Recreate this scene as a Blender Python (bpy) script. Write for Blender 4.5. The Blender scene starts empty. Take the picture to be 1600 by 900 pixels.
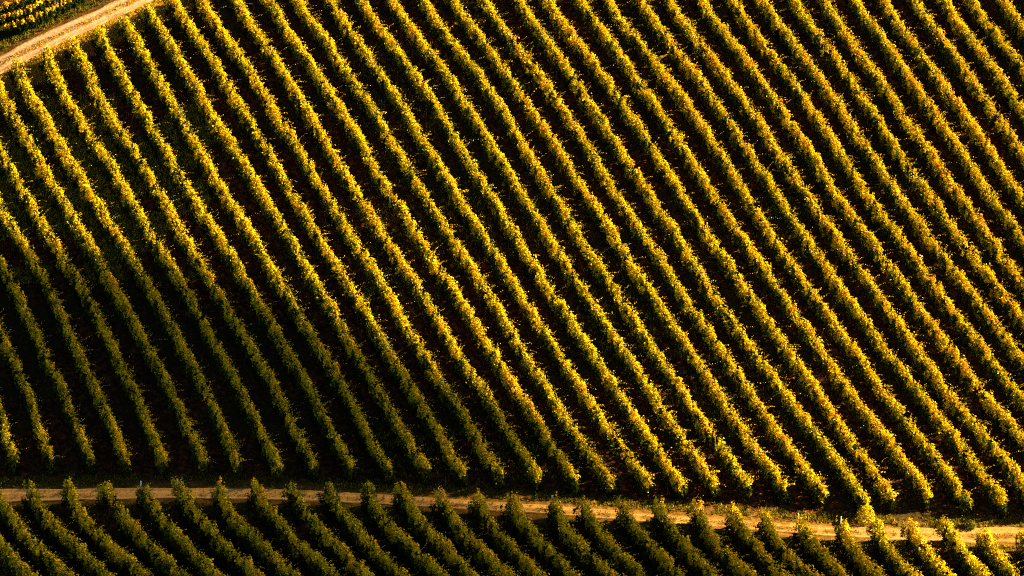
import bpy, math
import numpy as np
from mathutils import Vector, Matrix

# ------------------------------------------------------------------ camera, sky, sun, exposure
FOC, PITCH, DIST = 4900.0, math.radians(25), 252.0      # focal length in pixels of a 1600 px wide frame
sc = bpy.context.scene
col = sc.collection
cd = bpy.data.cameras.new('camera'); cam = bpy.data.objects.new('camera', cd); col.objects.link(cam)
cd.sensor_width = 36.0; cd.lens = 36.0*FOC/1600.0; cd.clip_start = 1.0; cd.clip_end = 4000.0
cam.location = (0, 0, 0); cam.rotation_euler = (math.pi/2-PITCH, 0, 0)
sc.camera = cam

SUN_AZ, SUN_EL = math.radians(13), math.radians(25)      # azimuth from +x towards +y
sun_vec = Vector((math.cos(SUN_AZ)*math.cos(SUN_EL), math.sin(SUN_AZ)*math.cos(SUN_EL), math.sin(SUN_EL)))
w = bpy.data.worlds.new('World'); sc.world = w; w.use_nodes = True
nt = w.node_tree; bg = nt.nodes['Background']
sky = nt.nodes.new('ShaderNodeTexSky'); sky.sky_type = 'NISHITA'; sky.sun_disc = False
sky.sun_elevation = SUN_EL; sky.air_density = 0.22; sky.dust_density = 0.2; sky.sun_rotation = math.atan2(sun_vec.x, sun_vec.y)
nt.links.new(sky.outputs[0], bg.inputs[0]); bg.inputs[1].default_value = 0.05
sl = bpy.data.lights.new('sun', 'SUN'); sl.energy = 5.0; sl.angle = math.radians(0.5); sl.color = (1.0, 0.75, 0.37)
so = bpy.data.objects.new('sun', sl); col.objects.link(so)
so.rotation_euler = (-sun_vec).to_track_quat('-Z', 'Y').to_euler(); so.location = (60, 260, 80)
sc.view_settings.view_transform = 'Standard'; sc.view_settings.look = 'None'
sc.view_settings.exposure = 3.25; sc.view_settings.gamma = 1.0; sc.view_settings.use_curve_mapping = False
sc.cycles.max_bounces = 6; sc.cycles.transparent_max_bounces = 4
sc.cycles.use_denoising = False; sc.cycles.filter_width = 1.15

rng = np.random.default_rng(7)
Y0 = DIST*math.cos(PITCH)

# ------------------------------------------------------------------ terrain
COEF = np.array([-96.13, 16.47, -2.33, -5.99, -0.63, 1.46, 0.07, -2.03, 0.4, 1.08])
EXP = [(i, j) for i in range(4) for j in range(4-i)]
XA, XB, YA, YB = -42.0, 46.0, 187.0, 250.0

def zfit(x, y):
    X = x/40.0; Y = (y-Y0)/40.0; z = 0; gx = 0; gy = 0
    for c, (i, j) in zip(COEF, EXP):
        z = z + c*X**i*Y**j
        if i: gx = gx + c*i*X**(i-1)*Y**j/40
        if j: gy = gy + c*j*X**i*Y**(j-1)/40
    return z, gx, gy

def vnoise(x, y, seed=0):
    xi = np.floor(x).astype(np.int64); yi = np.floor(y).astype(np.int64); fx = x-xi; fy = y-yi
    fx = fx*fx*(3-2*fx); fy = fy*fy*(3-2*fy)
    def h(a, b):
        n = (a*374761393 + b*668265263 + seed*974711) & 0x7fffffff
        n = ((n ^ (n >> 13))*1274126177) & 0x7fffffff
        return ((n ^ (n >> 16)) & 0xffff)/65535.0
    return (h(xi, yi)*(1-fx)+h(xi+1, yi)*fx)*(1-fy) + (h(xi, yi+1)*(1-fx)+h(xi+1, yi+1)*fx)*fy

def ground_z(x, y, rough=True):
    x = np.asarray(x, float); y = np.asarray(y, float)
    xc = np.clip(x, XA, XB); yc = np.clip(y, YA, YB)
    z, gx, gy = zfit(xc, yc)
    dx = x-xc; dy = y-yc
    z = z + gx*70*np.sign(dx)*(1-np.exp(-np.abs(dx)/70))
    L = np.where(dy > 0, 14.0, 40.0)
    z = z + gy*L*np.sign(dy)*(1-np.exp(-np.abs(dy)/L))
    if rough:
        z = z + 0.05*(vnoise(x*1.1, y*1.1, 3)-.5) + 0.035*(vnoise(x*3.1, y*3.1, 4)-.5)
    return z

def unproject(u, v, h=0.0):
    """where the sight line through photograph pixel (u, v) meets the hillside raised by h metres"""
    u = np.atleast_1d(np.asarray(u, float)); v = np.atleast_1d(np.asarray(v, float))
    a = (u-800)/FOC; b = (450-v)/FOC
    dx = a; dy = math.cos(PITCH)+b*math.sin(PITCH); dz = -math.sin(PITCH)+b*math.cos(PITCH)
    lo = np.full_like(dx, 150.0); hi = np.full_like(dx, 420.0)
    for t in np.arange(150, 420, 2.0):           # first crossing
        above = dz*t > ground_z(dx*t, dy*t, False)+h
        lo = np.where(above & (t <= lo+2.01), t, lo)
    hi = lo+2.0
    for _ in range(30):
        m = (lo+hi)/2; ab = dz*m > ground_z(dx*m, dy*m, False)+h
        lo = np.where(ab, m, lo); hi = np.where(ab, hi, m)
    return np.stack([dx*lo, dy*lo], 1)

# ------------------------------------------------------------------ tagging helpers
def tag(o, label=None, cat=None, group=None, kind=None):
    if label: o['label'] = label
    if cat: o['category'] = cat
    if group: o['group'] = group
    if kind: o['kind'] = kind
    return o

def empty(name, loc):
    o = bpy.data.objects.new(name, None); o.location = loc; o.empty_display_size = 0.3; col.objects.link(o); return o

def mesh_np(name, V, Fc, mats, parent=None, attrs=None, loc=None, smooth=False):
    """V (n,3) world or local points, Fc (m,k) faces of one size"""
    V = np.asarray(V, np.float32); Fc = np.asarray(Fc, np.int32); m, k = Fc.shape
    me = bpy.data.meshes.new(name)
    me.vertices.add(len(V)); me.vertices.foreach_set('co', V.ravel())
    me.loops.add(m*k); me.loops.foreach_set('vertex_index', Fc.ravel())
    me.polygons.add(m); me.polygons.foreach_set('loop_start', np.arange(0, m*k, k, dtype=np.int32))
    me.polygons.foreach_set('loop_total', np.full(m, k, np.int32))
    if smooth: me.polygons.foreach_set('use_smooth', np.ones(m, bool))
    me.update(calc_edges=True)
    for an, (dom, vals) in (attrs or {}).items():
        a = me.attributes.new(an, 'FLOAT', dom); a.data.foreach_set('value', np.asarray(vals, np.float32))
    for mt in (mats if isinstance(mats, list) else [mats]): me.materials.append(mt)
    o = bpy.data.objects.new(name, me); col.objects.link(o)
    if parent is not None: o.parent = parent
    if loc is not None: o.location = loc
    return o

# ------------------------------------------------------------------ materials
def new_mat(name):
    m = bpy.data.materials.new(name); m.use_nodes = True; n = m.node_tree
    n.nodes.clear(); return m, n

def N(n, t, **kw):
    x = n.nodes.new(t)
    for k, v in kw.items(): setattr(x, k, v)
    return x

def ramp(n, stops, interp='LINEAR'):
    r = N(n, 'ShaderNodeValToRGB'); e = r.color_ramp; e.interpolation = interp
    while len(e.elements) > 1: e.elements.remove(e.elements[-1])
    e.elements[0].position = stops[0][0]; e.elements[0].color = (*stops[0][1], 1)
    for p, c in stops[1:]:
        q = e.elements.new(p); q.color = (*c, 1)
    return r

def leaf_material(name, stops, trans=0.45, rough=0.75, spec=0.04):
    m, n = new_mat(name)
    at = N(n, 'ShaderNodeAttribute', attribute_name='tint')
    r = ramp(n, stops); n.links.new(at.outputs['Fac'], r.inputs[0])
    p = N(n, 'ShaderNodeBsdfPrincipled'); p.inputs['Roughness'].default_value = rough
    p.inputs['Specular IOR Level'].default_value = spec
    t = N(n, 'ShaderNodeBsdfTranslucent'); mx = N(n, 'ShaderNodeMixShader'); mx.inputs[0].default_value = trans
    n.links.new(r.outputs[0], p.inputs['Base Color']); n.links.new(r.outputs[0], t.inputs['Color'])
    n.links.new(p.outputs[0], mx.inputs[1]); n.links.new(t.outputs[0], mx.inputs[2])
    o = N(n, 'ShaderNodeOutputMaterial'); n.links.new(mx.outputs[0], o.inputs[0])
    return m

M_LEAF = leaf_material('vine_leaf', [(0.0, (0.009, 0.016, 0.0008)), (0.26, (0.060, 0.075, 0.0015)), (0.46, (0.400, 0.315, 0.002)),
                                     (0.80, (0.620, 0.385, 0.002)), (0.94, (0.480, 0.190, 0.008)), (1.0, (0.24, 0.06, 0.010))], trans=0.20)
M_GRASS = leaf_material('dry_grass', [(0, (0.03, 0.04, 0.004)), (0.45, (0.16, 0.13, 0.008)), (0.75, (0.50, 0.33, 0.012)), (1, (0.55, 0.26, 0.03))], trans=0.3)
M_WEED = leaf_material('ground_weeds', [(0, (0.007, 0.009, 0.001)), (0.45, (0.05, 0.026, 0.003)), (0.8, (0.20, 0.065, 0.008)), (1, (0.36, 0.10, 0.012))], trans=0.2)

def soil_material():
    m, n = new_mat('vineyard_soil')
    tc = N(n, 'ShaderNodeTexCoord')
    a = N(n, 'ShaderNodeTexNoise'); a.inputs['Scale'].default_value = 0.16; a.inputs['Detail'].default_value = 5
    b = N(n, 'ShaderNodeTexNoise'); b.inputs['Scale'].default_value = 2.6; b.inputs['Detail'].default_value = 8; b.inputs['Roughness'].default_value = 0.7
    for q in (a, b): n.links.new(tc.outputs['Object'], q.inputs['Vector'])
    r1 = ramp(n, [(0.3, (0.006, 0.002, 0.0008)), (0.5, (0.028, 0.010, 0.002)), (0.66, (0.13, 0.045, 0.008))])
    r2 = ramp(n, [(0.3, (0.008, 0.007, 0.002)), (0.7, (0.034, 0.026, 0.004))])
    n.links.new(b.outputs[0], r1.inputs[0]); n.links.new(b.outputs[0], r2.inputs[0])
    mk = ramp(n, [(0.48, (0, 0, 0)), (0.62, (1, 1, 1))]); n.links.new(a.outputs[0], mk.inputs[0])
    # the grass headland beside the upper track, stored on the ground sheet as a blend weight
    at = N(n, 'ShaderNodeAttribute', attribute_name='verge')
    r3 = ramp(n, [(0.25, (0.12, 0.055, 0.006)), (0.5, (0.26, 0.14, 0.012)), (0.75, (0.38, 0.22, 0.02))]); n.links.new(b.outputs[0], r3.inputs[0])
    mx = N(n, 'ShaderNodeMix', data_type='RGBA'); n.links.new(mk.outputs[0], mx.inputs[0])
    n.links.new(r1.outputs[0], mx.inputs[6]); n.links.new(r2.outputs[0], mx.inputs[7])
    m2 = N(n, 'ShaderNodeMix', data_type='RGBA'); n.links.new(at.outputs['Fac'], m2.inputs[0])
    n.links.new(mx.outputs[2], m2.inputs[6]); n.links.new(r3.outputs[0], m2.inputs[7])
    p = N(n, 'ShaderNodeBsdfPrincipled'); p.inputs['Roughness'].default_value = 1; p.inputs['Specular IOR Level'].default_value = 0.05
    n.links.new(m2.outputs[2], p.inputs['Base Color'])
    bp = N(n, 'ShaderNodeBump'); bp.inputs['Strength'].default_value = 0.9; bp.inputs['Distance'].default_value = 0.12
    n.links.new(b.outputs[0], bp.inputs['Height']); n.links.new(bp.outputs[0], p.inputs['Normal'])
    o = N(n, 'ShaderNodeOutputMaterial'); n.links.new(p.outputs[0], o.inputs[0]); return m

def track_material(name, pale, mid, grass, left_lift=None):
    m, n = new_mat(name)
    tc = N(n, 'ShaderNodeTexCoord')
    b = N(n, 'ShaderNodeTexNoise'); b.inputs['Scale'].default_value = 3.0; b.inputs['Detail'].default_value = 9; b.inputs['Roughness'].default_value = 0.75
    c = N(n, 'ShaderNodeTexNoise'); c.inputs['Scale'].default_value = 0.9; c.inputs['Detail'].default_value = 4
    n.links.new(tc.outputs['Object'], b.inputs['Vector']); n.links.new(tc.outputs['Object'], c.inputs['Vector'])
    r = ramp(n, [(0.32, tuple(x*0.75 for x in pale)), (0.5, pale), (0.68, tuple(min(1, x*1.15) for x in pale))]); n.links.new(b.outputs[0], r.inputs[0])
    g = ramp(n, [(0.35, grass), (0.65, mid)]); n.links.new(b.outputs[0], g.inputs[0])
    at = N(n, 'ShaderNodeAttribute', attribute_name='wear')
    ad = N(n, 'ShaderNodeMath', operation='ADD'); n.links.new(at.outputs['Fac'], ad.inputs[0])
    sb = N(n, 'ShaderNodeMath', operation='MULTIPLY_ADD'); n.links.new(c.outputs[0], sb.inputs[0]); sb.inputs[1].default_value = 1.5; sb.inputs[2].default_value = -0.75
    n.links.new(sb.outputs[0], ad.inputs[1])
    k = ramp(n, [(0.30, (0, 0, 0)), (0.62, (1, 1, 1))]); n.links.new(ad.outputs[0], k.inputs[0])
    mx = N(n, 'ShaderNodeMix', data_type='RGBA'); n.links.new(k.outputs[0], mx.inputs[0])
    n.links.new(g.outputs[0], mx.inputs[6]); n.links.new(r.outputs[0], mx.inputs[7])
    p = N(n, 'ShaderNodeBsdfPrincipled'); p.inputs['Roughness'].default_value = 1; p.inputs['Specular IOR Level'].default_value = 0.05
    src = mx.outputs[2]
    if left_lift:                                              # paler colour painted in at the left to offset the added shade
        sa = N(n, 'ShaderNodeAttribute', attribute_name='left_lift'); sr = ramp(n, [(0.35, tuple(x*.8 for x in left_lift)), (0.65, left_lift)]); n.links.new(b.outputs[0], sr.inputs[0])
        m3 = N(n, 'ShaderNodeMix', data_type='RGBA'); n.links.new(sa.outputs['Fac'], m3.inputs[0]); n.links.new(src, m3.inputs[6]); n.links.new(sr.outputs[0], m3.inputs[7]); src = m3.outputs[2]
    n.links.new(src, p.inputs['Base Color'])
    bp = N(n, 'ShaderNodeBump'); bp.inputs['Strength'].default_value = 0.8; bp.inputs['Distance'].default_value = 0.08
    n.links.new(b.outputs[0], bp.inputs['Height']); n.links.new(bp.outputs[0], p.inputs['Normal'])
    o = N(n, 'ShaderNodeOutputMaterial'); n.links.new(p.outputs[0], o.inputs[0]); return m

def wood_material(name, c0, c1):
    m, n = new_mat(name)
    tc = N(n, 'ShaderNodeTexCoord'); b = N(n, 'ShaderNodeTexNoise'); b.inputs['Scale'].default_value = 14
    n.links.new(tc.outputs['Object'], b.inputs['Vector'])
    r = ramp(n, [(0.35, c0), (0.65, c1)]); n.links.new(b.outputs[0], r.inputs[0])
    p = N(n, 'ShaderNodeBsdfPrincipled'); p.inputs['Roughness'].default_value = 0.85; n.links.new(r.outputs[0], p.inputs['Base Color'])
    o = N(n, 'ShaderNodeOutputMaterial'); n.links.new(p.outputs[0], o.inputs[0]); return m

M_SOIL = soil_material()
M_TRACK_UP = track_material('upper_track_dirt', (0.35, 0.22, 0.115), (0.30, 0.155, 0.05), (0.16, 0.085, 0.02))
M_TRACK_LOW = track_material('lower_track_dirt', (0.25, 0.135, 0.034), (0.17, 0.08, 0.012), (0.08, 0.045, 0.008), left_lift=(0.62, 0.31, 0.06))
M_BARK = wood_material('vine_bark', (0.03, 0.018, 0.010), (0.075, 0.048, 0.028))
M_POST = wood_material('weathered_post', (0.10, 0.075, 0.05), (0.24, 0.19, 0.13))

# ------------------------------------------------------------------ rows as read from the photograph
SC = {20: (5, [187,236,283,330,383,432,480,530,578,626,675,722,772,825,870,920,965,1015,1062,1110,1160,1207,1255,1302,1350,1395,1445,1490,1532,1582]),
150: (0, [5,48,103,155,208,263,316,368,418,470,522,570,620,673,724,772,820,870,918,968,1018,1068,1115,1160,1210,1258,1305,1350,1395,1445,1490,1540,1587]),
300: (-1, [38,90,143,198,250,300,352,408,458,508,558,610,663,713,763,815,865,918,965,1015,1065,1115,1165,1213,1263,1308,1355,1402,1450,1498,1548,1592]),
450: (-3, [25,78,133,182,238,290,340,395,447,500,552,602,657,710,760,810,860,912,962,1015,1062,1112,1167,1217,1267,1317,1367,1417,1467,1517,1565,1610]),
600: (-4, [38,95,150,207,265,317,372,430,482,537,590,642,695,750,805,852,907,960,1012,1062,1117,1167,1220,1272,1322,1377,1430,1475,1530,1582]),
720: (-5, [22,82,143,200,258,320,375,435,490,545,602,660,717,772,827,882,935,992,1042,1097,1147,1202,1255,1310,1360,1417,1472,1527,1580])}
ROWS = list(range(-7, 38))
def scan(v, n):
    n0, xs = SC[v]; i = n-n0; sp = (xs[-1]-xs[0])/(len(xs)-1)
    if i < 0:
        s = xs[1]-xs[0]; return xs[0]+i*sp
    if i >= len(xs): return xs[-1]+(i-len(xs)+1)*sp
    return xs[i]
FEET = {-4:(83,743),-3:(150,742),-2:(206,744),-1:(260,745),0:(320,746),1:(377,749),2:(438,752),3:(495,752),4:(550,756),5:(607,760),6:(670,760),7:(730,763),
        8:(788,766),9:(847,770),10:(903,773),11:(955,776),12:(1015,778),13:(1073,781),14:(1130,782),15:(1183,784),16:(1240,788),17:(1297,795),18:(1357,806),
        19:(1413,800),20:(1473,799),21:(1528,806),22:(1590,812)}
HEDGE = 1.62
def smooth_path(P, step=0.25, sig=4):
    d = np.r_[0, np.cumsum(np.hypot(*np.diff(P, axis=0).T))]
    s = np.arange(0, d[-1], step); Q = np.stack([np.interp(s, d, P[:, 0]), np.interp(s, d, P[:, 1])], 1)
    k = np.exp(-0.5*(np.arange(-3*sig, 3*sig+1)/sig)**2); k /= k.sum(); pad = 3*sig
    E = np.vstack([Q[0]+(Q[0]-Q[1])*np.arange(pad, 0, -1)[:, None], Q, Q[-1]+(Q[-1]-Q[-2])*np.arange(1, pad+1)[:, None]])
    return np.stack([np.convolve(E[:, i], k, 'valid') for i in (0, 1)], 1)

def main_path(n):
    vs = [20, 150, 300, 450, 600, 720]; us = [scan(v, n) for v in vs]
    us = [us[0]-0.60*80] + us + [us[-1]+0.75*90]; vs = [-60] + vs + [810]
    P = unproject(us, vs, HEDGE)
    P = smooth_path(P)                                   # from top to foot
    if n in FEET: fy = unproject(*FEET[n], 0.12)[0][1]
    elif n < -4: fy = unproject(83-(-4-n)*60, 743, 0.12)[0][1]
    else: fy = unproject(1590+(n-22)*57, 812+(n-22)*3, 0.12)[0][1]
    hv = 90-17.3*(n-1); hu = 17+42.6*(n-1)
    hy = unproject(hu, max(hv, -60), HEDGE)[0][1] if n < 10 else 1e9
    return P[(P[:, 1] >= fy-.1) & (P[:, 1] <= hy)]

HEADS = [(45,755),(102,752),(160,752),(218,755),(277,752),(338,755),(393,750),(452,752),(510,755),(570,757),(622,757),(685,765),(740,770),(795,772),(860,777),(910,782),(970,780),
         (1027,782),(1085,785),(1145,792),(1192,797),(1250,805),(1312,810),(1365,812),(1422,812),(1477,812),(1537,822),(1595,828),(1652,832)]
HEADS = [(-70,757),(-12,756)] + HEADS
HEAD_OFF = [(0,0),(8,14),(23,42),(52,76),(84,107),(122,143),(175,190)]

# ------------------------------------------------------------------ foliage
def leaf_mesh(C, Nrm, size, tint, fold=0.35):
    """C centres, Nrm leaf normals: two folded triangles pairs per leaf"""
    k = len(C); up = rng.normal(size=(k, 3)); t = np.cross(Nrm, up); t /= np.linalg.norm(t, axis=1)[:, None]+1e-9
    b = np.cross(Nrm, t); s = size[:, None]; asp = rng.uniform(0.7, 1.0, k)[:, None]
    base = C - t*s*.5; tip = C + t*s*.55; l = C + b*s*.45*asp + Nrm*s*fold*.5; r = C - b*s*.45*asp + Nrm*s*fold*.5
    V = np.stack([base, l, tip, r], 1).reshape(-1, 3)
    i = np.arange(k)*4; Fc = np.stack([i, i+2, i+1, i, i+3, i+2], 1).reshape(-1, 3)
    return V, Fc, np.repeat(tint, 2)

def noise1(s, seed):
    return vnoise(s, np.full_like(s, seed*17.31), seed)

def build_foliage(P, seed, dens=560, size=0.145, half=0.33, half_foot=None, tone_foot=None, top=1.62, bottom=0.30, thin=0.0, tone=0.0, grad=1.15, cap=None, wob=1.0, shag=11.0):
    seg = np.hypot(*np.diff(P, axis=0).T); d = np.r_[0, np.cumsum(seg)]; L = d[-1]
    T = np.gradient(P, axis=0); T /= np.linalg.norm(T, axis=1)[:, None]
    def at(s):
        x = np.interp(s, d, P[:, 0]); y = np.interp(s, d, P[:, 1]); tx = np.interp(s, d, T[:, 0]); ty = np.interp(s, d, T[:, 1]); return x, y, tx, ty
    half_foot = half if half_foot is None else half_foot; tone_foot = tone if tone_foot is None else tone_foot
    H0, T0 = half, tone
    # leaves sit in bunches on their shoots: bunch centres first, then the leaves round each
    kb = int(L*dens/24); sb = rng.uniform(0, L, kb)
    vb = 0.36*noise1(sb/1.05, seed)+0.36*noise1(sb/4.3, seed+1)+0.22*noise1(sb/0.38, seed+2)+0.55
    gap = noise1(sb/1.5, seed+3) < 0.10+thin
    kp = rng.uniform(size=kb) < np.where(gap, 0.22, np.clip(0.25+0.62*vb, 0, 1)); sb = sb[kp]; vb = vb[kp]; kb = len(sb)
    half = H0+(half_foot-H0)*np.clip(sb/L*1.3-.15, 0, 1)
    ht = top*(0.90+wob*(-.24+0.17*vb+.24*noise1(sb/.42, seed+9))); hw = half*(0.55+0.45*vb)
    qb = rng.uniform(size=kb)**0.80; side_b = rng.uniform(-1, 1, kb); side_b = np.sign(side_b)*np.abs(side_b)**0.5
    prof = np.interp(qb, [0, .2, .5, .8, 1], [.75, 1.0, 1.0, .68, .32])
    head = np.where(sb < 1.2, 1, 0)*(1 if H0 > .45 else 0); hw = hw*(1+.25*head)
    bot = bottom*np.where((sb > L-.7) | (sb < .7), .35, 1.0)
    zb = bot+(ht-bot)*qb; ob = side_b*hw*prof+((noise1(sb/1.3, seed+5)-.5)*.20+(noise1(sb/4.1, seed+12)-.5)*.28)*wob; tb = rng.normal(scale=.09, size=kb)+.16*(noise1(sb/9, seed+8)-.5)
    cnt = rng.integers(14, 36, kb); rep = np.repeat(np.arange(kb), cnt); k = len(rep)
    rad = rng.uniform(.05, .11, kb)[rep]*(.45+.55*wob)
    s = sb[rep]+rng.normal(size=k)*rad; off = ob[rep]+rng.normal(size=k)*rad*.9; z = zb[rep]+rng.normal(size=k)*rad*2.0
    z = np.maximum(z, .04); q = qb[rep]; side = side_b[rep]
    x, y, tx, ty = at(s); nx, ny = ty, -tx
    over = np.where(s > L, s-L, np.where(s < 0, s, 0)); x = x+tx*over; y = y+ty*over
    C = np.stack([x+nx*off, y+ny*off, z], 1)
    out = np.stack([nx*side, ny*side, np.clip((q-.45)*1.7, -.2, 1.2)], 1)
    Nr = out + rng.normal(scale=.55, size=(k, 3)) + np.array([0, 0, .35]); Nr /= np.linalg.norm(Nr, axis=1)[:, None]
    sz = size*rng.uniform(.6, 1.35, k)
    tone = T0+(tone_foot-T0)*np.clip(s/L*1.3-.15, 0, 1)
    yel = np.minimum(0.10 + tone + grad*(q-.5), .56+tone*.6 if cap is None else cap) + 0.30*(noise1(s/2.6, seed+6)-.5) + 0.20*(noise1(s/0.5, seed+7)-.5) + rng.normal(scale=.07, size=k)+0.14+tb[rep]  # flanks tinted darker than the crest, their shade painted into the leaves
    # shoots standing out of the crown and hanging off the sides
    ks = int(L*shag); ss = rng.uniform(0, L, ks); hv = rng.uniform(size=ks)
    x0, y0, tx, ty = at(ss); vig = 0.55+0.5*noise1(ss/0.95, seed)
    o0 = rng.normal(scale=.14, size=ks); z0 = top*(0.80+0.14*vig)
    dirx = rng.normal(.42, .38, size=ks); diry = rng.normal(scale=.34, size=ks); dz = rng.uniform(.5, 1.0, ks)*np.where(hv > .3, 1, .15)
    ln = rng.gamma(3.2, .10, ks)+.10
    m = 9; f = (np.arange(m)/(m-1))[None, :]
    X = (x0-ty*0+o0)[:, None]+dirx[:, None]*ln[:, None]*f*1.3; Yy = y0[:, None]+diry[:, None]*ln[:, None]*f*1.3
    Zz = z0[:, None]+dz[:, None]*ln[:, None]*f - (0.35*ln[:, None]*f**2)
    C2 = np.stack([X, Yy, Zz], 2).reshape(-1, 3)+rng.normal(scale=.025, size=(ks*m, 3))
    N2 = rng.normal(size=(ks*m, 3)); N2[:, 2] = np.abs(N2[:, 2]); N2 /= np.linalg.norm(N2, axis=1)[:, None]
    sz2 = size*rng.uniform(.4, .85, ks*m)*np.tile(1-.35*(np.arange(m)/(m-1)), ks)
    t2 = np.clip(0.58+T0+rng.normal(scale=.15, size=ks*m), 0, 1)
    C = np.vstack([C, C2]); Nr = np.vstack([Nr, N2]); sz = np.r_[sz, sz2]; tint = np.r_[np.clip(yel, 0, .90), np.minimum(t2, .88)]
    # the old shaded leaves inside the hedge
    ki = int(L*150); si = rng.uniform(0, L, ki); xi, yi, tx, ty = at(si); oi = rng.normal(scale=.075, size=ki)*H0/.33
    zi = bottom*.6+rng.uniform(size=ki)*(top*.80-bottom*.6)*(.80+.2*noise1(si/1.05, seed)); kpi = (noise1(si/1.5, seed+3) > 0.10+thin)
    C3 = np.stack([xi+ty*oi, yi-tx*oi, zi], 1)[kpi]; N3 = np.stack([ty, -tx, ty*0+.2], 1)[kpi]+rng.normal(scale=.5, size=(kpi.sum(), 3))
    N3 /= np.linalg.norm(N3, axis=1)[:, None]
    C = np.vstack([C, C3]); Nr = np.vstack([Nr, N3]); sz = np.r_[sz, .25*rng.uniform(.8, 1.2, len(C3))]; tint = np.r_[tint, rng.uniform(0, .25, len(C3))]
    C[:, 2] += ground_z(C[:, 0], C[:, 1], False)
    # a few scorched leaves
    red = rng.uniform(size=len(tint)) < 0.007; tint[red] = 1.0
    return leaf_mesh(C, Nr, sz, tint), (d, at, L)

def tube(pts, rad, sides=6):
    pts = np.asarray(pts, float); rad = np.broadcast_to(rad, len(pts)); V = []; Fc = []
    for i, p in enumerate(pts):
        t = pts[min(i+1, len(pts)-1)]-pts[max(i-1, 0)]; t /= np.linalg.norm(t)
        a = np.cross(t, [0.31, 0.95, 0.05]); a /= np.linalg.norm(a); b = np.cross(t, a)
        for j in range(sides):
            q = 2*math.pi*j/sides; V.append(p+rad[i]*(math.cos(q)*a+math.sin(q)*b))
    for i in range(len(pts)-1):
        for j in range(sides):
            A = i*sides+j; B = i*sides+(j+1) % sides; Fc.append((A, B, B+sides, A+sides))
    n = len(V); V.append(pts[-1]); V.append(pts[0])
    for j in range(sides):
        Fc.append(((len(pts)-1)*sides+j, (len(pts)-1)*sides+(j+1) % sides, n, n)); Fc.append(((j+1) % sides, j, n+1, n+1))
    return V, Fc

def tube_mesh(name, pts, rad, mat, sides=6):
    V, Fc = tube(pts, rad, sides); me = bpy.data.meshes.new(name)
    me.from_pydata([tuple(v) for v in V], [], [tuple(dict.fromkeys(f)) for f in Fc]); me.materials.append(mat)
    for p in me.polygons: p.use_smooth = True
    return me

POST = tube_mesh('end_post', [(0, 0, -.2), (0.0, 0, .8), (0, 0, 1.42), (0, 0, 1.44)], [.045, .042, .04, .03], M_POST, 8)
STAKE = tube_mesh('trellis_post', [(0, 0, -.2), (0, 0, .9), (0, 0, 1.58)], [.020, .018, .016], M_POST, 6)
HEADPOST = tube_mesh('end_post', [(0, 0, -.2), (0, 0, .9), (0, 0, 1.86), (0, 0, 1.88)], [.045, .045, .042, .03], wood_material('bleached_post', (0.40, 0.34, 0.26), (0.60, 0.52, 0.42)), 8)
TRUNKS = []
for k in range(3):
    r = np.random.default_rng(40+k); pts = [(r.normal(scale=.03)*i, r.normal(scale=.03)*i, -.1+.16*i) for i in range(6)]
    TRUNKS.append(tube_mesh('trunk', pts, [.055, .045, .036, .034, .036, .042], M_BARK, 7))

def child(name, me, parent, loc, rotz=0, tilt=0):
    o = bpy.data.objects.new(name, me); col.objects.link(o); o.parent = parent; o.location = loc
    o.rotation_euler = (tilt, 0, rotz); return o

def shoot_part(root, base, rootloc, bend, length, seed):
    """a long leafy cane that sticks out of the row"""
    r = np.random.default_rng(seed); m = 9; f = np.linspace(0, 1, m)
    pts = np.stack([base[0]+bend[0]*length*f, base[1]+bend[1]*length*f, base[2]+length*(bend[2]*f-.35*f**2)], 1)
    V, Fc = tube(pts, np.linspace(.012, .005, m), 4); V = np.array(V); Fq = [tuple(dict.fromkeys(q)) for q in Fc]
    fl = np.linspace(.1, 1, 26); C = np.stack([np.interp(fl, f, pts[:, i]) for i in range(3)], 1)+r.normal(scale=.035, size=(26, 3))
    Nn = r.normal(size=(26, 3)); Nn[:, 2] = abs(Nn[:, 2])+.3; Nn /= np.linalg.norm(Nn, axis=1)[:, None]
    LV, LF, _ = leaf_mesh(C, Nn, .15*r.uniform(.6, 1.1, 26), np.full(26, .6))
    me = bpy.data.meshes.new('shoot'); n0 = len(V)
    me.from_pydata([tuple(np.array(v)-rootloc) for v in V]+[tuple(v-rootloc) for v in LV], [], Fq+[tuple(int(i)+n0 for i in q) for q in LF])
    me.materials.append(M_BARK); me.materials.append(M_LEAF)
    a = me.attributes.new('tint', 'FLOAT', 'FACE'); a.data.foreach_set('value', np.full(len(me.polygons), .62, np.float32))
    for i, p in enumerate(me.polygons):
        if i >= len(Fq): p.material_index = 1
    o = bpy.data.objects.new('shoot', me); col.objects.link(o); o.parent = root; return o

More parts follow.
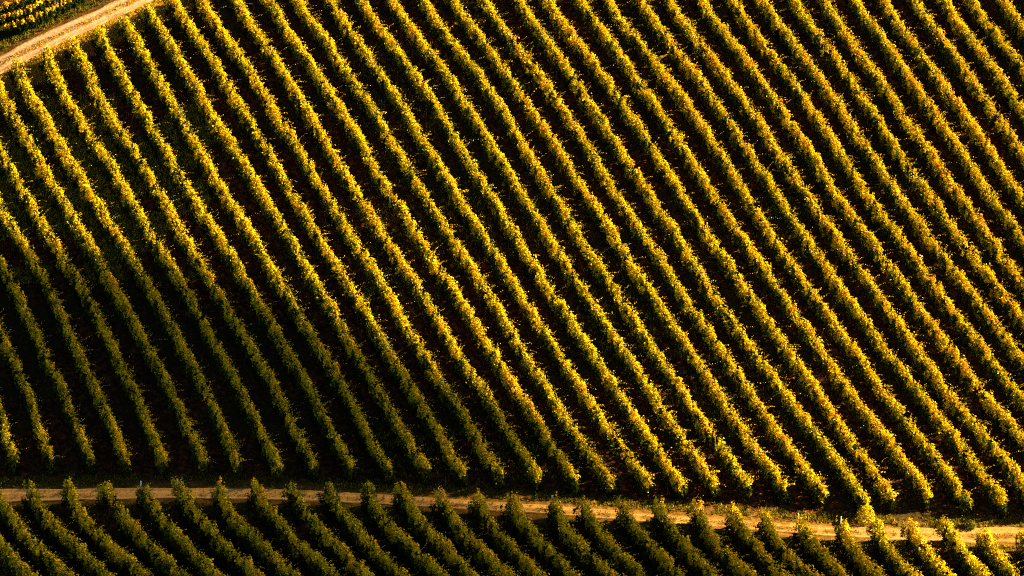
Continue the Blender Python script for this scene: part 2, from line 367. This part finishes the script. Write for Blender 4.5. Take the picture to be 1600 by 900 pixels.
HEAD_SEEDS = [2000+13*q for q in (5, 6, 13, 16, 23, 24)]
def vine_row(P, seed, label, group, lo_end=True, hi_end=False, **kw):
    """P runs from the upper to the lower end"""
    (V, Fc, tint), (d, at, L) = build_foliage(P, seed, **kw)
    e = P[-1]; base = np.array([e[0], e[1], float(ground_z(e[0], e[1], False))])
    root = empty('vine_row', base); tag(root, label, 'vine row', group)
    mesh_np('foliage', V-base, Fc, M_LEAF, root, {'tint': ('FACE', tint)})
    r = np.random.default_rng(seed+900)
    def put(name, me, s, off=0, **k2):
        x, y, tx, ty = (float(q) for q in at(np.array([s])))
        x += ty*off; y -= tx*off; z = float(ground_z(x, y, False))
        return child(name, me, root, (x-base[0], y-base[1], z-base[2]), r.uniform(0, 6), **k2)
    if lo_end:
        put('end_post', POST, L-.45, tilt=r.normal(scale=.05))
        for i in range(4): put('trunk', TRUNKS[i % 3], L-.9-1.05*i, r.normal(scale=.03))
    if hi_end:
        put('end_post', HEADPOST if kw.get('top', 0) > 1.7 and seed in HEAD_SEEDS else POST, 0, tilt=r.normal(scale=.05))
        for i in range(4): put('trunk', TRUNKS[i % 3], .55+1.05*i, r.normal(scale=.03))
    s = 5.2 + r.uniform(-.8, .8)
    while s < L-3:
        put('trellis_post', STAKE, s, r.normal(scale=.05), tilt=r.normal(scale=.03)); s += 5.6+r.uniform(-.3, .3)
    return root, base, at, L

# ------------------------------------------------------------------ the ground
xs = np.r_[-1500, -900, -500, -300, -180, -120, -85, -65, np.arange(-52, 58, .45), 66, 85, 120, 180, 300, 500, 900, 1500]
ys = np.r_[-1500, -700, -300, -100, 0, 60, 110, 145, 165, np.arange(176, 286, .45), 292, 310, 340, 400, 500, 700, 1100, 1800]
GX, GY = np.meshgrid(xs, ys)
up_line = unproject([-150, -60, 0, 50, 100, 150, 190, 230, 300, 400], [180, 134, 101, 76, 52, 29, 11, -7, -36, -76])
up_w = 1.3
low_line = unproject([-150, -50, 0, 130, 260, 400, 500, 600, 720, 833, 950, 1067, 1123, 1233, 1350, 1467, 1533, 1600, 1700, 1800],
                     [779, 777, 776, 774, 772, 773, 776, 782, 789, 796, 805, 814, 817, 827, 834, 837, 838, 838, 838, 838])
def dist_line(x, y, P):
    best = np.full(np.shape(x), 1e9)
    for a, b in zip(P[:-1], P[1:]):
        ab = b-a; t = np.clip(((x-a[0])*ab[0]+(y-a[1])*ab[1])/(ab@ab), 0, 1)
        best = np.minimum(best, np.hypot(x-a[0]-t*ab[0], y-a[1]-t*ab[1]))
    return best
UPX = up_line[np.argsort(up_line[:, 0])]; dU = dist_line(GX, GY, up_line); dL = dist_line(GX, GY, low_line)
above = GY > np.interp(GX, UPX[:, 0], UPX[:, 1])
ver = np.clip(1-(dU-np.where(above, 1.7, 3.0))/np.where(above, 1.2, 1.8), 0, 1)*np.where(above, .12, .8)  # bank above the track kept dark, row shade put into the ground colour
ver = np.maximum(ver, np.clip(1-(dL-1.0)/1.0, 0, 1)*.26)
ver = np.clip(ver*(.65+.7*vnoise(GX*.9, GY*.9, 8)), 0, 1)
GZ = ground_z(GX, GY)
ny_, nx_ = GX.shape; idx = np.arange(ny_*nx_).reshape(ny_, nx_)
Fg = np.stack([idx[:-1, :-1], idx[:-1, 1:], idx[1:, 1:], idx[1:, :-1]], -1).reshape(-1, 4)
g = mesh_np('ground', np.stack([GX, GY, GZ], -1).reshape(-1, 3), Fg, M_SOIL, attrs={'verge': ('POINT', ver.ravel())}, smooth=True)
tag(g, kind='structure', label='dark red-brown hillside soil under the vine rows')

def track(name, line, half, mat, label, seed, widths=None):
    P = smooth_path(line, .35, 6); T = np.gradient(P, axis=0); T /= np.linalg.norm(T, axis=1)[:, None]; Nn = np.stack([T[:, 1], -T[:, 0]], 1)
    cs = np.linspace(-1, 1, 19); s = np.arange(len(P))*.35
    wl = half*(1+.22*(noise1(s/1.4, seed)-.5)); wr = half*(1+.22*(noise1(s/1.1, seed+1)-.5))
    if widths is not None:
        f = np.interp(P[:, 0], *widths); wl = wl*f; wr = wr*f
    rows = []
    for c in cs:
        o = np.where(c < 0, wl, wr)*c; rows.append(P+Nn*o[:, None])
    G = np.stack(rows, 1); X, Y = G[..., 0], G[..., 1]
    rut = np.exp(-((np.abs(cs)-.52)/.2)**2)
    z = ground_z(X, Y, False)+.075-.05*rut[None, :]+.015*(vnoise(X*2.2, Y*2.2, 5)-.5)
    z[:, 0] -= .14; z[:, -1] -= .14
    wear = np.clip(.38+.5*rut, 0, 1)*np.interp(np.abs(cs), [0, .9, 1], [1, 1, .2])
    a, b = X.shape; idx = np.arange(a*b).reshape(a, b)
    Fc = np.stack([idx[:-1, :-1], idx[1:, :-1], idx[1:, 1:], idx[:-1, 1:]], -1).reshape(-1, 4)
    o = mesh_np(name, np.stack([X, Y, z], -1).reshape(-1, 3), Fc, mat, attrs={'wear': ('POINT', np.tile(wear, a)), 'left_lift': ('POINT', (np.clip((6-X)/26, 0, 1)*np.interp(np.abs(cs), [0, .85, 1], [1, .9, .2])[None, :]).ravel())}, smooth=True)  # left half of the lower track brightened in colour against the added shade
    return tag(o, label, kind='structure'), P
ut, UPP = track('dirt_track', up_line, up_w, M_TRACK_UP, 'pale rutted dirt track climbing across the upper left corner', 61)
lt, LOP = track('dirt_track', low_line, .68, M_TRACK_LOW, 'narrow ochre dirt track between the main slope and the lower vines', 67,
                ([-40, -32, -10, 10, 24, 40], [1.3, .95, .8, .72, .85, 1.5]))

# ------------------------------------------------------------------ unseen absorbing slabs added towards the sun to dim the lower left
def shade_slab(us, vs, far, thick, dens, label):
    import bmesh
    ring = unproject(us, vs)
    P = np.stack([ring[:, 0], ring[:, 1], ground_z(ring[:, 0], ring[:, 1], False)], 1); c = P.mean(0); S = np.array(sun_vec)
    bm = bmesh.new()
    for k, t in ((1.0, 0), (.985, .5), (.95, .8), (.85, 1.0), (.5, 1.1)):
        for p in P:
            for sg in ((1, -1) if t else (1,)):
                r = c+(p-c)*k; bm.verts.new(tuple(r+S*(far+sg*t*thick)))
    bmesh.ops.convex_hull(bm, input=bm.verts)
    me = bpy.data.meshes.new('shade_slab'); bm.to_mesh(me); bm.free()
    m, n = new_mat('shade_slab_volume'); v = N(n, 'ShaderNodeVolumePrincipled'); v.inputs['Density'].default_value = dens
    v.inputs['Color'].default_value = (.35, .35, .35, 1)
    o = N(n, 'ShaderNodeOutputMaterial'); n.links.new(v.outputs[0], o.inputs['Volume']); me.materials.append(m)
    ob = bpy.data.objects.new('shade_slab', me); col.objects.link(ob)
    tag(ob, label, kind='structure')
shade_slab([-420, -200, 60, 330, 560, 800, 960, 860, 500, 200, -420], [570, 450, 440, 490, 595, 690, 775, 780, 764, 763, 765], 220, 6, 0.17,
      'added unseen volume shading the lower left slope')
shade_slab([-420, 0, 450, 800, 1150, 1380, 1300, 300, -420], [800, 800, 800, 822, 850, 900, 1040, 1060, 1060], 220, 6, 0.15,
      'added unseen volume shading the lowest rows')

# ------------------------------------------------------------------ rows
ORD = ['first','second','third','fourth','fifth','sixth','seventh','eighth','ninth','tenth','eleventh','twelfth','thirteenth','fourteenth']
SHOOTS = {11: (603,172,(.8,-.1,.5),1.0), 15: (0,0,None,0)}
shoot_px = [(603,172,1,1.0),(729,296,1,1.2),(1040,84,1,1.3),(1048,104,1,.8),(980,148,1,.8),(823,533,-.2,1.0),(1489,520,.6,.8),(1549,535,.2,.8),(1096,229,1,.8),
            (322,688,1,.9),(1125,735,1,.8),(1240,770,.9,.8),(1018,742,.8,.9),(583,470,.9,.8),(1397,640,.6,.7),(590,300,.5,.7)]
main_info = {}
main_paths = {n: main_path(n) for n in ROWS}
G_MAIN = 'vine rows on the main slope'
for n in ROWS:
    P = main_paths[n]
    if len(P) < 20: continue
    k = n+5
    if n < -5: lab = 'dim vine row just outside the left edge, %s beyond it' % ORD[-6-n]
    elif n <= 8: lab = '%s vine row on the main slope, foot %s from left above the lower track' % ('dim olive' if n < 1 else 'golden green', ORD[k])
    elif n <= 22: lab = 'yellow vine row on the main slope, foot %s from right above the lower track' % ORD[22-n]
    elif n <= 34: lab = 'golden vine row cut by the right edge, %s up that edge from the lower track' % ORD[n-23]
    else: lab = 'golden vine row past the upper right corner, %s beyond it' % ORD[n-35]
    thin = {1: 0, -5: .10, -4: .10, -3: .06, 24: .04}.get(n, 0.0)
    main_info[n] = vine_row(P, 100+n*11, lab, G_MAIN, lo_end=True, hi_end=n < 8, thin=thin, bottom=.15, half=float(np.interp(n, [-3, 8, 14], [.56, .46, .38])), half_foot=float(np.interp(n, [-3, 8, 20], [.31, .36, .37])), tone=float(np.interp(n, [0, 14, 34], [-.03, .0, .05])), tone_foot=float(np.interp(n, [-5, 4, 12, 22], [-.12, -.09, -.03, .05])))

# stray canes
for j, (u, v, sx, ln) in enumerate(shoot_px):
    q = unproject(u, v, HEDGE+.05)[0]
    best = min(main_info, key=lambda n: np.min(np.hypot(*(main_paths[n]-q).T)))
    P = main_paths[best]; i = int(np.argmin(np.hypot(*(P-q).T))); root, base, at, L = main_info[best]
    b = np.array([P[i][0], P[i][1], float(ground_z(P[i][0], P[i][1], False))+HEDGE-.15])
    shoot_part(root, b, base, (.75*sx, -.15, .75), ln, 300+j)

G_LOW = 'vine rows below the lower track'
low_paths = []
for m, (hx, hy) in enumerate(HEADS):
    pts = [(hx+a, hy+b) for a, b in HEAD_OFF]
    P = smooth_path(unproject([p[0] for p in pts], [p[1] for p in pts], 1.72), .25, 3); low_paths.append(P)
    if m == 0: lab = 'dim vine row in the bottom left corner, lowest on the left edge'
    elif m == 1: lab = 'dim vine row meeting the left edge just below the lower track'
    elif m <= 14: lab = 'dark green vine row below the lower track, its head %s from the left' % ORD[m-2] if m-2 < 14 else ''
    elif m <= 29: lab = 'green gold vine row below the lower track, its head %s from the right' % (ORD+['fifteenth', 'sixteenth'])[29-m]
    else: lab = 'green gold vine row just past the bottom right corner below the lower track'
    vine_row(P, 2000+m*13, lab, G_LOW, lo_end=False, hi_end=True, top=1.85, half=.47, bottom=.1, dens=620, size=.15, tone=float(np.interp(m, [0, 16, 24, 30], [-.17, -.14, -.05, .0])), grad=1.3)  # leaf tint lowered here to paint in the dimness of these rows

# block above the upper track: rows along the contour
G_UP = 'vine rows above the upper track'
UPROWS = [([-120, -40, 0, 38, 57, 85, 98, 125, 160], [73, 52, 42, 32, 22, 9, 1, -12, -30], 'orange gold vine row above the upper track, lowest and nearest to it'),
          ([-120, -40, 0, 10, 38, 57, 66, 100, 140], [57, 37, 27, 23, 14, 4, -1, -18, -38], 'orange gold vine row above the upper track, middle of the three there'),
          ([-120, -40, 0, 15, 25, 60, 100], [40, 19, 8, 3, -1, -18, -38], 'orange gold vine row above the upper track, in the very corner')]
for j, (us, vs, lab) in enumerate(UPROWS):
    P = smooth_path(unproject(us, vs, 1.15), .25, 3)
    vine_row(P, 3000+j*19, lab, G_UP, lo_end=True, hi_end=False, top=1.2, half=.15, bottom=.1, grad=3.6, tone=-.85, cap=.72, dens=1000, wob=.1, shag=.8, thin=-.2)  # steep tint drop paints the flanks as shaded, only crests stay gold

# ------------------------------------------------------------------ ground cover, counted by nobody
def tufts(name, XY, mat, label, size, spread, blades, tlo, thi, tall=1.0):
    k = len(XY)*blades; c = np.repeat(XY, blades, 0)+rng.normal(scale=spread, size=(k, 2))
    h = size*rng.uniform(.4, 1.2, k)*tall; a = rng.uniform(0, 2*np.pi, k); wd = size*rng.uniform(.12, .3, k)
    lean = rng.normal(scale=.35, size=(k, 2))*h[:, None]; z = ground_z(c[:, 0], c[:, 1])-.02
    A = np.stack([c[:, 0]-np.cos(a)*wd, c[:, 1]-np.sin(a)*wd, z], 1); B = np.stack([c[:, 0]+np.cos(a)*wd, c[:, 1]+np.sin(a)*wd, z], 1)
    Cc = np.stack([c[:, 0]+lean[:, 0], c[:, 1]+lean[:, 1], z+h], 1)
    V = np.stack([A, B, Cc], 1).reshape(-1, 3); Fc = np.arange(3*k).reshape(-1, 3)
    o = mesh_np(name, V, Fc, mat, attrs={'tint': ('FACE', rng.uniform(tlo, thi, k))})
    return tag(o, label, kind='stuff')

def along(P, count, lo, hi, side):
    i = rng.integers(1, len(P)-1, count); T = P[i+1]-P[i-1]; T /= np.linalg.norm(T, axis=1)[:, None]; Nn = np.stack([T[:, 1], -T[:, 0]], 1)
    o = rng.uniform(lo, hi, count)*side; return P[i]+Nn*o[:, None]
sgn = 1 if np.cross(np.r_[UPP[10]-UPP[0], 0], np.r_[0, -1, 0])[2] < 0 else -1
near = np.vstack([along(UPP, 6000, 1.45, 4.9, sgn), along(UPP, 900, -.25, .3, 1)])
tufts('dry_grass', near, M_GRASS, 'dry golden grass on the headland below the upper track', .20, .10, 6, .45, 1.0)
far = along(UPP, 600, 1.75, 3.0, -sgn)
tufts('dry_grass', far, M_GRASS, 'brown grass bank above the upper track', .22, .10, 6, 0, .5)  # brown blades tinted darker as well, for the shade under the rows
lowg = np.vstack([along(LOP, 4200, 1.0, 2.7, 1), along(LOP, 3600, .95, 1.9, -1), along(LOP, 900, -.2, .2, 1)])
keep = vnoise(lowg[:, 0]*.8, lowg[:, 1]*.8, 12) > .28
tufts('dry_grass', lowg[keep], M_GRASS, 'olive grass verges along the lower track', .20, .10, 6, 0, .6)
# weeds and fallen leaves between the rows
k = 60000; wx = rng.uniform(-42, 48, k); wy = rng.uniform(183, 262, k)
pa = vnoise(wx*.22, wy*.22, 21)*.6+vnoise(wx*.8, wy*.8, 22)*.4
keep = (rng.uniform(size=k) < np.clip((pa-.36)*4, .12, 1)) & (dist_line(wx, wy, up_line) > 2) & (dist_line(wx, wy, low_line) > 1.3)
tufts('low_weeds', np.stack([wx, wy], 1)[keep], M_WEED, 'low weeds and dead leaves between the vine rows', .17, .13, 4, 0, 1.0)

M_LUSH = leaf_material('lush_weeds', [(0, (0.06, 0.08, 0.004)), (0.6, (0.19, 0.20, 0.008)), (1, (0.36, 0.27, 0.012))], trans=0.3)
lp = unproject(rng.uniform(-20, 330, 9000), rng.uniform(150, 440, 9000)); pv = vnoise(lp[:, 0]*.35, lp[:, 1]*.35, 31)
tufts('low_weeds', lp[(pv > .38)], M_LUSH, 'lusher olive weeds between the rows at the upper left', .30, .16, 5, 0, 1.0)
lp = unproject(rng.uniform(560, 1250, 5000), rng.uniform(60, 760, 5000)); pv = vnoise(lp[:, 0]*.13, lp[:, 1]*.13, 37)
tufts('low_weeds', lp[(pv > .62)], M_LUSH, 'patches of olive weeds between the rows in mid slope', .28, .16, 5, 0, .9)

# a dry bush hanging off one row foot by the lower track
def bush(u, v, r, h, label, seed, tone):
    q = unproject(u, v, .1)[0]; base = np.array([q[0], q[1], float(ground_z(q[0], q[1], False))]); rr = np.random.default_rng(seed)
    root = empty('bush', base); tag(root, label, 'bush', 'bushes beside the lower track')
    k = int(900*h); th = rr.uniform(0, 2*np.pi, k); ph = rr.uniform(size=k)**.5; zz = rr.uniform(.03, 1, k)
    wgt = np.sqrt(np.clip(1-(zz-.35)**2/.5, .05, 1))
    C = np.stack([np.cos(th)*ph*r*wgt, np.sin(th)*ph*r*wgt, zz*h], 1); C += rr.normal(scale=.05, size=C.shape)
    Nn = C/np.array([r, r, h])+rr.normal(scale=.6, size=C.shape); Nn[:, 2] += .3; Nn /= np.linalg.norm(Nn, axis=1)[:, None]
    V, Fc, t = leaf_mesh(C, Nn, .11*rr.uniform(.6, 1.3, k), np.clip(tone+rr.normal(scale=.12, size=k), 0, .9))
    mesh_np('foliage', V, Fc, M_LEAF, root, {'tint': ('FACE', t)})
    for j in range(5):
        a = rr.uniform(0, 6.28); p = [(0, 0, -.05), (math.cos(a)*r*.25, math.sin(a)*r*.25, h*.4), (math.cos(a)*r*.6, math.sin(a)*r*.6, h*.8)]
        child('stem', tube_mesh('stem', p, [.02, .014, .007], M_BARK, 5), root, (0, 0, 0))
bush(1352, 812, .70, 1.15, 'pale dry bush at the foot of a row beside the lower track', 71, .55)
bush(110, 748, .40, .5, 'small green bush between two row feet at the far left of the track', 72, .15)
bush(1515, 823, .45, .5, 'low green bush on the verge near the right end of the lower track', 73, .2)
bush(1478, 820, .35, .4, 'smaller green bush on the verge left of the low green one', 74, .3)
print('done', len(bpy.data.objects))
